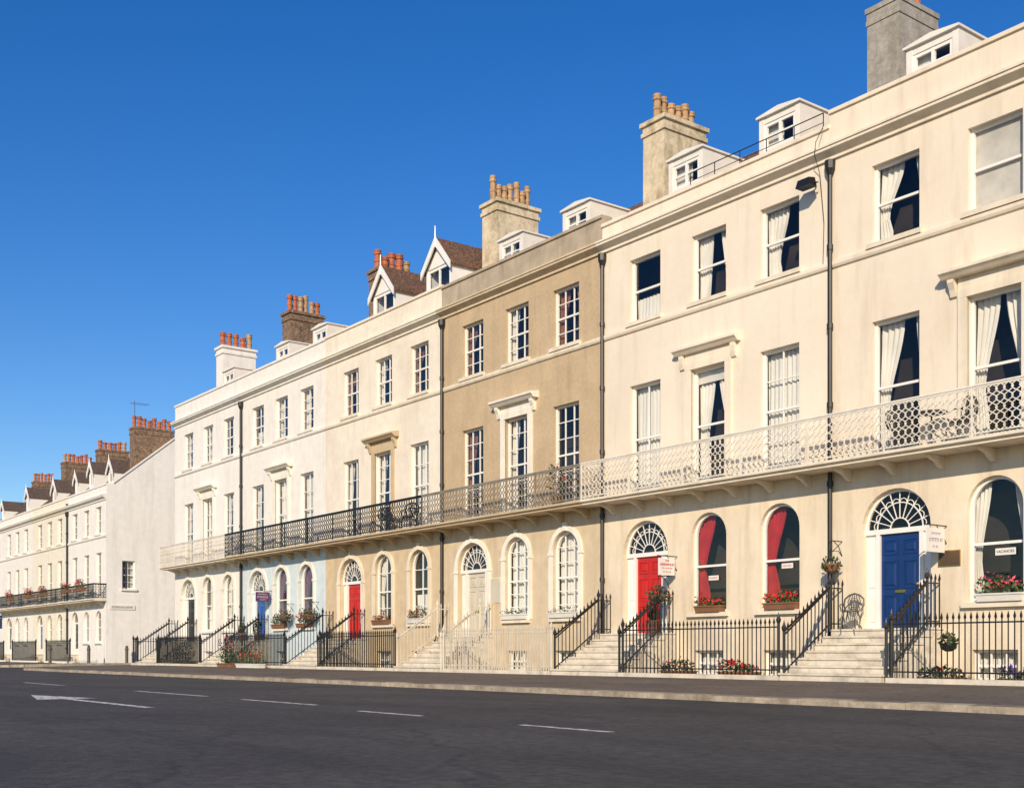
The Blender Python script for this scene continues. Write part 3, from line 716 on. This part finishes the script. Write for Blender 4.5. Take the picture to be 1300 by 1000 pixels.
area_railing(-58.3, HS[5]['bays'][0] - SL - .12, 'short black railing turning the corner at the end of the near terrace', 'iron', wrap=-58.3)
for i, P in enumerate(FAR):
    d = P['bays'][0]
    area_railing(d + 1.1, (LX[0] - .1) if i == 0 else FAR[i - 1]['bays'][0] - 1.1, 'black spiked railing along the pavement before %s' % P['who'], 'iron', plinth='trimW', r=.022, sp=.19)

# ------------------------------------------------------------------ ground, road, pavement
g = MB(); g.poly([(-1500, -1500, -.204), (1500, -1500, -.204), (1500, 1500, -.204), (-1500, 1500, -.204)]); structure('ground', g, M['ground'])
r = MB(); YK = -7.7
r.poly([(-400, -60, -.2), (80, -60, -.2), (80, -6.0, -.2), (-400, -6.0, -.2)])
r.poly([(-67.6, -6.0, -.2), (-59.2, -6.0, -.2), (-59.2, 120, -.2), (-67.6, 120, -.2)])
structure('road', r, M['asphalt'])
YB = -1.2
def pz(y): return -.1 + .1 * min(1, max(0, (y - YK) / 5.5))
def pavement(name, xin, sgn, xe):
    rad = 3.6; cxp = xin + sgn * rad; cyp = YK + rad
    edge = [(xin, 60.0), (xin, cyp)] + [(cxp - sgn * rad * math.cos(t), cyp - rad * math.sin(t)) for t in [PI / 2 * k / 8 for k in range(1, 9)]]
    mb = MB()
    pts = edge[1:]
    for k in range(len(pts) - 1):
        (xa, ya), (xb, yb) = pts[k], pts[k + 1]
        if abs(xb - xa) > 1e-6:
            mb.poly([(xa, ya, pz(ya)), (xb, yb, pz(yb)), (xb, YB, 0), (xa, YB, 0)])
    wb = xin + sgn * .75
    mb.poly([(xin, YB, 0), (wb, YB, 0), (wb, 60, 0), (xin, 60, 0)])
    x0 = cxp; n = 24
    for k in range(n):
        xa = x0 + (xe - x0) * k / n; xb = x0 + (xe - x0) * (k + 1) / n
        mb.poly([(xa, YK, -.1), (xb, YK, -.1), (xb, -2.2, 0), (xa, -2.2, 0)])
        mb.poly([(xa, -2.2, 0), (xb, -2.2, 0), (xb, YB, 0), (xa, YB, 0)])
        mb.poly([(xa, YB, 0), (xb, YB, 0), (xb, YB, -.204), (xa, YB, -.204)])
    structure('pavement', mb, M['pave'])
    kb = MB(); path = edge + [(xe, YK)]
    for k in range(len(path) - 1):
        A = Vector(path[k] + (0,)); B = Vector(path[k + 1] + (0,)); Ln = (B - A).length
        m = max(1, round(Ln / .95)); d = (B - A) / Ln; nrm = Vector((-d.y, d.x, 0))
        if nrm.dot(Vector((cxp + sgn * 5, 0, 0)) - A) < 0: nrm = -nrm
        for j in range(m):
            jit = random.uniform(-.008, .008)
            p = A + d * (Ln * j / m + .006); q = A + d * (Ln * (j + 1) / m - .006)
            o0 = nrm * (-.10 + jit); o1 = nrm * .13
            zt0, zt1 = pz(p.y) + .006 + jit * .6, pz(q.y) + .006 + jit * .6
            c4 = [p + o0, q + o0, q + o1, p + o1]
            kb.prism([(c.x, c.y, -.199) for c in c4], [(c4[0].x, c4[0].y, zt0 - .012), (c4[1].x, c4[1].y, zt1 - .012), (c4[2].x, c4[2].y, zt1), (c4[3].x, c4[3].y, zt0)])
    structure('kerb', kb, M['kerb'])
pavement('pavement', -59.2, 1, 30)
pavement('pavement', -67.6, -1, -180)
# markings
mk = MB()
def dash(xa, xb, y, w=.11): mk.poly([(xa, y - w / 2, -.196), (xb, y - w / 2, -.196), (xb, y + w / 2, -.196), (xa, y + w / 2, -.196)])
for xa, xb, y in ((-33, -29.5, -13.65), (-24.4, -20.6, -13.65), (-18.9, -16.2, -13.72), (-14.2, -12.6, -14.1), (-10.4, -8.9, -14.2)): dash(xa, xb, y)
dash(-20.9, -16.9, -16.05, .16)
mk.poly([(-23.2, -16.05, -.196), (-20.9, -16.55, -.196), (-20.9, -16.13, -.196)]); mk.poly([(-23.2, -16.05, -.196), (-20.9, -15.97, -.196), (-20.9, -15.55, -.196)])
mk.poly([(-23.2, -16.05, -.196), (-20.9, -16.13, -.196), (-20.9, -15.97, -.196)])
for k in range(5): dash(-75 - 5 * k, -72.5 - 5 * k, -13.6)
structure('road_markings', mk, M['mark'])

# ------------------------------------------------------------------ signs
def text(body, size, mat, parent, loc, rot, name='lettering', sx=1):
    cu = bpy.data.curves.new(name, 'FONT'); cu.body = body; cu.size = size; cu.align_x = 'CENTER'; cu.align_y = 'CENTER'; cu.extrude = .003
    o = bpy.data.objects.new(name, cu); COL.objects.link(o)
    dg = bpy.context.evaluated_depsgraph_get(); me = bpy.data.meshes.new_from_object(o.evaluated_get(dg))
    bpy.data.objects.remove(o); me.materials.clear(); me.materials.append(mat)
    k = inst(name, me, parent, loc, rot); k.scale = (sx, 1, 1); return k
PX = (PI / 2, 0, PI / 2); FY = (PI / 2, 0, 0)
def strokes(mb, y0, y1, z, h):
    y = y0
    while y < y1 - .02:
        w = random.uniform(.025, .05)
        mb.box(.021, .026, y, y + .010, z, z + h)
        if random.random() < .75: mb.box(.021, .0255, y + .0105, y + w, z + h * .8, z + h)
        y += w + .018
def hang_sign(label, loc, w, h, boardm):
    t = thing('hanging_sign', label, 'sign', loc, 'signs hanging beside front doors')
    MB().box(-.02, .02, -w, 0, 0, h).build('board', M[boardm], t)
    MB().tube([(0, .1, h + .06), (0, -w - .05, h + .06)], .014, 5).tube([(0, .1, h - .3), (0, -.25, h + .05)], .01, 4).build('bracket', M['iron'], t)
    return t
t = hang_sign('white hanging sign with red lettering beside the red door of the near cream house', (-22.3, -.12, 2.62), .56, .44, 'signw')
text('THE', .08, M['signr'], t, (.023, -.28, .375), PX); text('GREENWOOD', .094, M['signr'], t, (.023, -.28, .275), PX, sx=.83)
sm_ = MB(); strokes(sm_, -.47, -.09, .155, .042); strokes(sm_, -.43, -.13, .06, .042); sm_.build('small_lettering', M['signr'], t)
t = hang_sign('white hanging sign with purple lettering beside the dark blue door', (-14.36, -.12, 2.68), .62, .5, 'signw')
sm_ = MB(); strokes(sm_, -.46, -.14, .36, .045); strokes(sm_, -.54, -.08, .22, .07); strokes(sm_, -.42, -.2, .09, .045); sm_.build('lettering', M['letp'], t)
t = hang_sign('purple hanging sign with white lettering before the pale blue ground floor', (-46.75, -.12, 2.78), .64, .4, 'signp')
sm_ = MB(); strokes(sm_, -.54, -.1, .28, .055); strokes(sm_, -.58, -.06, .14, .08); strokes(sm_, -.46, -.18, .045, .045); sm_.build('lettering', M['signw'], t)
t = hang_sign('dark blue hanging sign at the extreme left edge, before the far terrace', (-89.2, -.8, 2.3), .7, .95, 'signd')
sm_ = MB(); strokes(sm_, -.6, -.1, .7, .08); strokes(sm_, -.6, -.1, .5, .08); sm_.build('lettering', M['signw'], t)
t = thing('window_sign', 'white vacancies sign inside the arched window right of the dark blue door', 'sign', (-13.12, .125, 2.57), None)
MB().box(-.22, .22, -.006, .006, 0, .14).build('board', M['signw'], t); text('VACANCIES', .078, M['letb'], t, (0, -.0075, .07), FY, sx=.92)
for x, nm in ((-21.12, 'centre'), (-18.72, 'right')):
    t = thing('window_sign', 'small white notice in the %s red curtained arched window' % nm, 'sign', (x, .125, 2.45 if nm == 'centre' else 2.62), 'notices in the red curtained windows')
    MB().box(-.17, .17, -.006, .006, 0, .12).build('board', M['signw'], t)
    sm_ = MB()
    for k in range(7): sm_.box(-.135 + .04 * k, -.118 + .04 * k, -.009, -.0065, .04, .08)
    sm_.build('lettering', M['signr'], t)
t = thing('wall_plaque', 'dark bronze plaque on the cream wall right of the blue door', 'plaque', (-14.3, -.03, 2.42), None)
MB().box(-.24, .24, 0, .028, 0, .3).build('plate', M['bronze'], t); MB().box(-.26, .26, .01, .027, -.02, .32).build('frame', M['brass'], t)
t = thing('wall_plaque', 'pale plaque on the buff wall right of the stone coloured door', 'plaque', (-30.45, -.03, 2.2), None)
MB().box(-.28, .28, 0, .028, 0, .75).build('plate', M['beiged'], t); MB().box(-.31, .31, .01, .027, -.03, .78).build('frame', M['trimC'], t)
t = thing('street_nameplate', 'white street nameplate high on the end wall of the far corner house', 'sign', (LX[0] + .03, .9, 3.1), None)
MB().box(-.015, .015, -.75, .75, 0, .26).build('plate', M['signw'], t)
sm_ = MB(); strokes(sm_, -.6, .6, .07, .12); sm_.build('lettering', M['letb'], t)
t = thing('floodlight', 'black floodlight on a bracket high on the cream wall beside the downpipe', 'lamp', (-17.75, -.02, 11.35), None)
MB().prism([(-.2, -.5, -.05), (.2, -.5, -.05), (.2, -.22, -.05), (-.2, -.22, -.05)], [(-.16, -.46, .13), (.16, -.46, .13), (.16, -.24, .17), (-.16, -.24, .17)]).build('housing', M['iron'], t)
MB().tube([(0, 0, .05), (0, -.25, .05)], .02, 5).tube([(-.2, -.35, .02), (-.22, -.2, .05), (.22, -.2, .05), (.2, -.35, .02)], .014, 4).build('bracket', M['iron'], t)
t = thing('aerial_cable', 'thin black cable running down the cream wall beside the floodlight', 'cable', (-17.55, -.03, 12.9), None)
MB().tube([(.05, -.05, -.2), (.04, -.3, -.62), (.0, -.3, -.9), (-.06, -.03, -1.25), (.05, -.02, -2.4), (.02, -.02, -3.4)], .008, 4).build('cable', M['iron'], t)

# ------------------------------------------------------------------ flowers
WG = 'window boxes on the arched window sills'
planter('window_box', 'red and green flower box under the arched window beside the vacancies sign', 'window box', (-13.1, -.02, 1.63), 1.0, 'trough', 'fpink', n=170, hgt=.26, group=WG, nf=70)
planter('window_box', 'box of red flowers on the centre sill of the red curtained house', 'window box', (-21.1, -.02, 1.63), .85, 'troughb', 'fred', group=WG, n=120, nf=80)
planter('window_box', 'box of red flowers on the right sill of the red curtained house', 'window box', (-18.75, -.02, 1.63), .95, 'troughb', 'fred', group=WG, n=140, nf=90)
planter('window_box', 'flower box on the left tan arched window of the ivory house', 'window box', (-37.42, -.02, 1.63), 1.2, 'troughb', 'fred', group=WG, nf=40)
planter('window_box', 'flower box on the right tan arched window of the ivory house', 'window box', (-34.98, -.02, 1.63), 1.2, 'trough', 'fpink', group=WG, n=160, hgt=.3)
planter('window_box', 'flower box on the left window of the pale blue ground floor', 'window box', (-45.86, -.02, 1.63), 1.3, 'troughb', 'fwhite', leafm='leafd', group=WG, n=220, hgt=.45)
planter('window_box', 'flower box on the right window of the pale blue ground floor', 'window box', (-43.54, -.02, 1.63), 1.3, 'troughb', 'fred', leafm='leafd', group=WG, n=220, hgt=.45)
planter('window_box', 'white window box on the left arched window of the brown house', 'window box', (-29.32, -.02, 1.63), 1.3, 'trough', 'fwhite', group=WG, n=50, hgt=.12)
planter('window_box', 'white window box on the right arched window of the brown house', 'window box', (-26.92, -.02, 1.63), 1.3, 'trough', 'fwhite', group=WG, n=50, hgt=.12)
BG = 'planters behind the front railings'
YP = -1.62
planter('flower_trough', 'red geranium trough behind the black railing before the red curtained house', 'planter', (-18.65, YP, .0), 1.1, 'troughb', 'fred', n=170, nf=130, hgt=.2, group=BG)
planter('flower_trough', 'green planter with few red flowers beside the steps of the red door', 'planter', (-20.6, YP, .0), 1.0, 'troughb', 'fred', leafm='leafd', n=200, nf=30, hgt=.22, group=BG)
planter('flower_trough', 'low leafy planter beside the steps of the blue door', 'planter', (-13.4, YP, 0), .9, 'troughb', 'fred', leafm='leafd', n=180, nf=14, hgt=.2, group=BG, bh=.12)
planter('flower_trough', 'purple flowered planter behind the railing at the right picture edge', 'planter', (-11.5, YP, 0), 1.3, 'troughb', 'fpurp', n=200, nf=130, hgt=.16, group=BG, bh=.12)
planter('flower_trough', 'long white trough of red flowers on the pavement before the pale blue ground floor', 'planter', (-43.4, -2.5, 0), 2.2, 'trough', 'fred', n=260, nf=80, hgt=.5, group=BG)
planter('flower_trough', 'bushy planter beside the steps of the pale blue house', 'planter', (-45.8, -2.45, 0), 1.4, 'troughb', 'fpink', leafm='leafd', n=320, nf=60, hgt=.8, group=BG)
planter('flower_trough', 'dark leafy planter behind the railing of the white end house', 'planter', (-52.6, YP, 0), 2.2, 'troughb', 'fred', leafm='leafd', n=380, nf=40, hgt=.7, group=BG)
def hang_basket(label, loc, flower, ld='leaf', r=.24, nl=150):
    t = thing('hanging_basket', label, 'basket', loc, 'hanging flower baskets')
    MB().tube([(0, 0, .62), (0, -.36, .62), (0, -.42, .58)], .013, 5).tube([(0, 0, .3), (0, -.12, .5), (0, -.3, .62)], .010, 4).tube([(0, -.4, .6), (0, -.4, .28)], .006, 4).build('bracket', M['iron'], t)
    MB().lathe([(.03, -.12), (.14, -.06), (.2, .06), (.21, .1), (.19, .1)], 0, -.4, 12).build('bowl', M['troughb'], t)
    lv = MB(); leaves(lv, (0, -.4, .08), (r, r, r * .85), nl, .05); lv.build('leaves', M[ld], t)
    fl = MB(); leaves(fl, (0, -.4, .1), (r, r, r * .8), 40, .035); fl.build('flowers', M[flower], t)
hang_basket('hanging basket of pale flowers on a bracket between blue door and downpipe', (-17.02, -.02, 2.5), 'fwhite', 'leafd')
hang_basket('large leafy hanging basket beside the red door of the near cream house', (-22.58, -.02, 2.0), 'fred', 'leafd', .34, 260)
hang_basket('hanging basket between the two arched windows of the pale blue ground floor', (-44.7, -.02, 2.0), 'fred', 'leafd', .36, 240)
hang_basket('hanging basket at the right end of the pale blue ground floor', (-42.45, -.02, 2.0), 'fpink', 'leafd', .36, 240)
t = thing('railing_basket', 'dark leafy basket hung on the black railing right of the blue door steps', 'basket', (-12.85, -2.12, .62), None)
MB().lathe([(.05, 0), (.14, .05), (.17, .16), (.15, .16)], 0, -.16, 12).build('bowl', M['iron'], t)
lv = MB(); leaves(lv, (0, -.16, .2), (.22, .18, .16), 140, .05); lv.build('leaves', M['leafd'], t)
fl = MB(); leaves(fl, (0, -.18, .22), (.22, .18, .15), 25, .03); fl.build('flowers', M['fpink'], t)
def pot_plant(label, loc, h, flower, pr=.17, potm='troughb'):
    t = thing('potted_plant', label, 'plant', loc, 'potted plants on steps and balconies')
    MB().lathe([(pr * .7, 0), (pr, pr * 1.6), (pr * 1.1, pr * 1.6), (pr * 1.1, pr * 1.85), (pr * .9, pr * 1.85)], 0, 0, 12).build('pot', M[potm], t)
    lv = MB(); leaves(lv, (0, 0, pr * 1.8 + h * .45), (h * .34, h * .34, h * .55), 160, .06); lv.build('leaves', M['leafd'], t)
    fl = MB(); leaves(fl, (0, 0, pr * 1.8 + h * .6), (h * .36, h * .36, h * .5), 40, .04); fl.build('flowers', M[flower], t)
pot_plant('red flowering plant in a pot on the brown house balcony', (-26.75, -.5, 4.86), .95, 'fred')
pot_plant('red geranium pot right of the red door on the top step', (-22.72, -.5, 1.13), .4, 'fred')
pot_plant('potted flowers on the top step left of the mid blue door', (-49.0, -.4, 1.13), .5, 'fpink')
pot_plant('potted flowers on the top step right of the mid blue door', (-47.35, -.4, 1.13), .6, 'fred')
for i, (x, f) in enumerate(((-70.6, 'fpink'), (-73.4, 'fred'), (-78.3, 'fpink'), (-81.6, 'fred'), (-86.5, 'fpink'))):
    planter('balcony_trough', 'flower trough hung on the far terrace balcony rail, number %s from its corner' % ['one', 'two', 'three', 'four', 'five'][i], 'planter', (x, -.92, 4.2), 1.5, 'troughb', f, n=240, nf=70, hgt=.4, group='flower troughs on the far terrace balcony', fs=.05, leafm='leafd')

# ------------------------------------------------------------------ chairs, tables, bollards
def iron_chair(label, loc, rz, mat, group=None, sc=1):
    t = thing('iron_chair', label, 'chair', loc, group, rz); t.scale = (sc, sc, sc)
    MB().lathe([(.19, .43), (.225, .44), (.225, .46), (.19, .47)], 0, 0, 16).build('seat', M[mat], t)
    for sx, sy in ((-1, -1), (1, -1), (-1, 1), (1, 1)):
        MB().tube([(sx * .13, sy * .13, .44), (sx * .19, sy * .19, .25), (sx * .17, sy * .17, .1), (sx * .22, sy * .22, 0)], .018, 5).build('leg', M[mat], t)
    b = MB()
    b.tube([(-.2, .18, .45), (-.27, .22, .62), (-.25, .25, .78), (-.13, .27, .88), (0, .27, .92), (.13, .27, .88), (.25, .25, .78), (.27, .22, .62), (.2, .18, .45)], .024, 5)
    for k in range(-2, 3): b.tube([(k * .04, .19, .46), (k * .085, .25, .7), (k * .05, .27, .89)], .014, 4)
    for rr, zz in ((.07, .68), (.12, .68)): b.tube([(rr * math.cos(q), .25, zz + rr * math.sin(q)) for q in [2 * PI * i / 12 for i in range(13)]], .014, 4)
    for sg in (-1, 1): b.tube([(sg * .25, .22, .64), (sg * .29, .05, .64), (sg * .24, -.12, .6), (sg * .2, -.13, .45)], .016, 4)
    b.build('backrest', M[mat], t)
iron_chair('ornate dark grey iron chair on the top step left of the dark blue door', (-16.42, -.5, 1.13), R(15), 'ironG', None, .85)
def bistro(label, loc, mat):
    t = thing('bistro_table', label, 'table', loc, 'bistro tables on the balconies')
    MB().lathe([(.3, .70), (.31, .715), (.31, .73), (.3, .735)], 0, 0, 18).build('tabletop', M[mat], t)
    MB().lathe([(.2, 0), (.19, .03), (.03, .06), (.03, .7)], 0, 0, 10).build('pedestal', M[mat], t)
bistro('round dark table on the white balcony above the blue door', (-14.45, -.4, 4.86), 'ironG')
iron_chair('dark chair left of the round table on the white balcony', (-15.15, -.42, 4.86), R(90), 'ironG', 'dark balcony chairs')
iron_chair('dark chair right of the round table on the white balcony', (-13.8, -.42, 4.86), R(-90), 'ironG', 'dark balcony chairs')
iron_chair('dark chair at left on the black balcony of the ivory house', (-36.4, -.42, 4.86), R(90), 'iron', 'dark balcony chairs')
iron_chair('dark chair at right on the black balcony of the ivory house', (-35.0, -.42, 4.86), R(-90), 'iron', 'dark balcony chairs')
bm_ = MB().lathe([(.09, -.1), (.09, .72), (.11, .76), (.11, .82), (.075, .88), (.09, .94), (.05, 1.0), (.01, 1.01)], 0, 0, 10).mesh('bollard_post', M['bollard'])
for i, (x, y) in enumerate(((-66.9, -3.4), (-67.2, -1.2), (-67.3, 1.0))):
    t = thing('bollard', 'dark bollard at the side street kerb, %s from the main road' % ['first', 'second', 'third'][i], 'bollard', (x - .9, y, 0), 'bollards by the corner house')
    inst('post', bm_, t)

# ------------------------------------------------------------------ light, sky, camera
az = math.atan2(.64, -.77); el = R(25)
d = Vector((math.sin(az) * math.cos(el), math.cos(az) * math.cos(el), math.sin(el)))
sl = bpy.data.lights.new('sun', 'SUN'); sl.energy = 4.8; sl.angle = R(.5); sl.color = (1, .855, .665)
so = bpy.data.objects.new('sun', sl); COL.objects.link(so); so.rotation_euler = d.to_track_quat('Z', 'Y').to_euler(); so.location = (10, -40, 40)
w = bpy.data.worlds.new('World'); S.world = w; w.use_nodes = True
nt = w.node_tree; bg = nt.nodes['Background']
sk = nt.nodes.new('ShaderNodeTexSky'); sk.sky_type = 'NISHITA'; sk.sun_disc = False; sk.sun_elevation = el; sk.sun_rotation = az
sk.air_density = 1.0; sk.dust_density = .3; sk.ozone_density = 3.0
tn = nt.nodes.new('ShaderNodeHueSaturation'); tn.inputs['Saturation'].default_value = 1.37; tn.inputs['Value'].default_value = 1.2; tn.inputs['Hue'].default_value = .513
nt.links.new(sk.outputs['Color'], tn.inputs['Color']); nt.links.new(tn.outputs['Color'], bg.inputs['Color'])
bg.inputs['Strength'].default_value = .11

cam = bpy.data.cameras.new('camera'); co = bpy.data.objects.new('camera', cam); COL.objects.link(co)
co.location = (0, -22.1, .6); co.rotation_euler = (PI / 2, 0, math.atan2(1500, 1121))
cam.sensor_width = 36; cam.lens = 36 * 1500 / 1300; cam.shift_y = .2523; cam.clip_start = .1; cam.clip_end = 4000
S.camera = co
S.view_settings.view_transform = 'Standard'; S.view_settings.look = 'None'; S.view_settings.exposure = 0
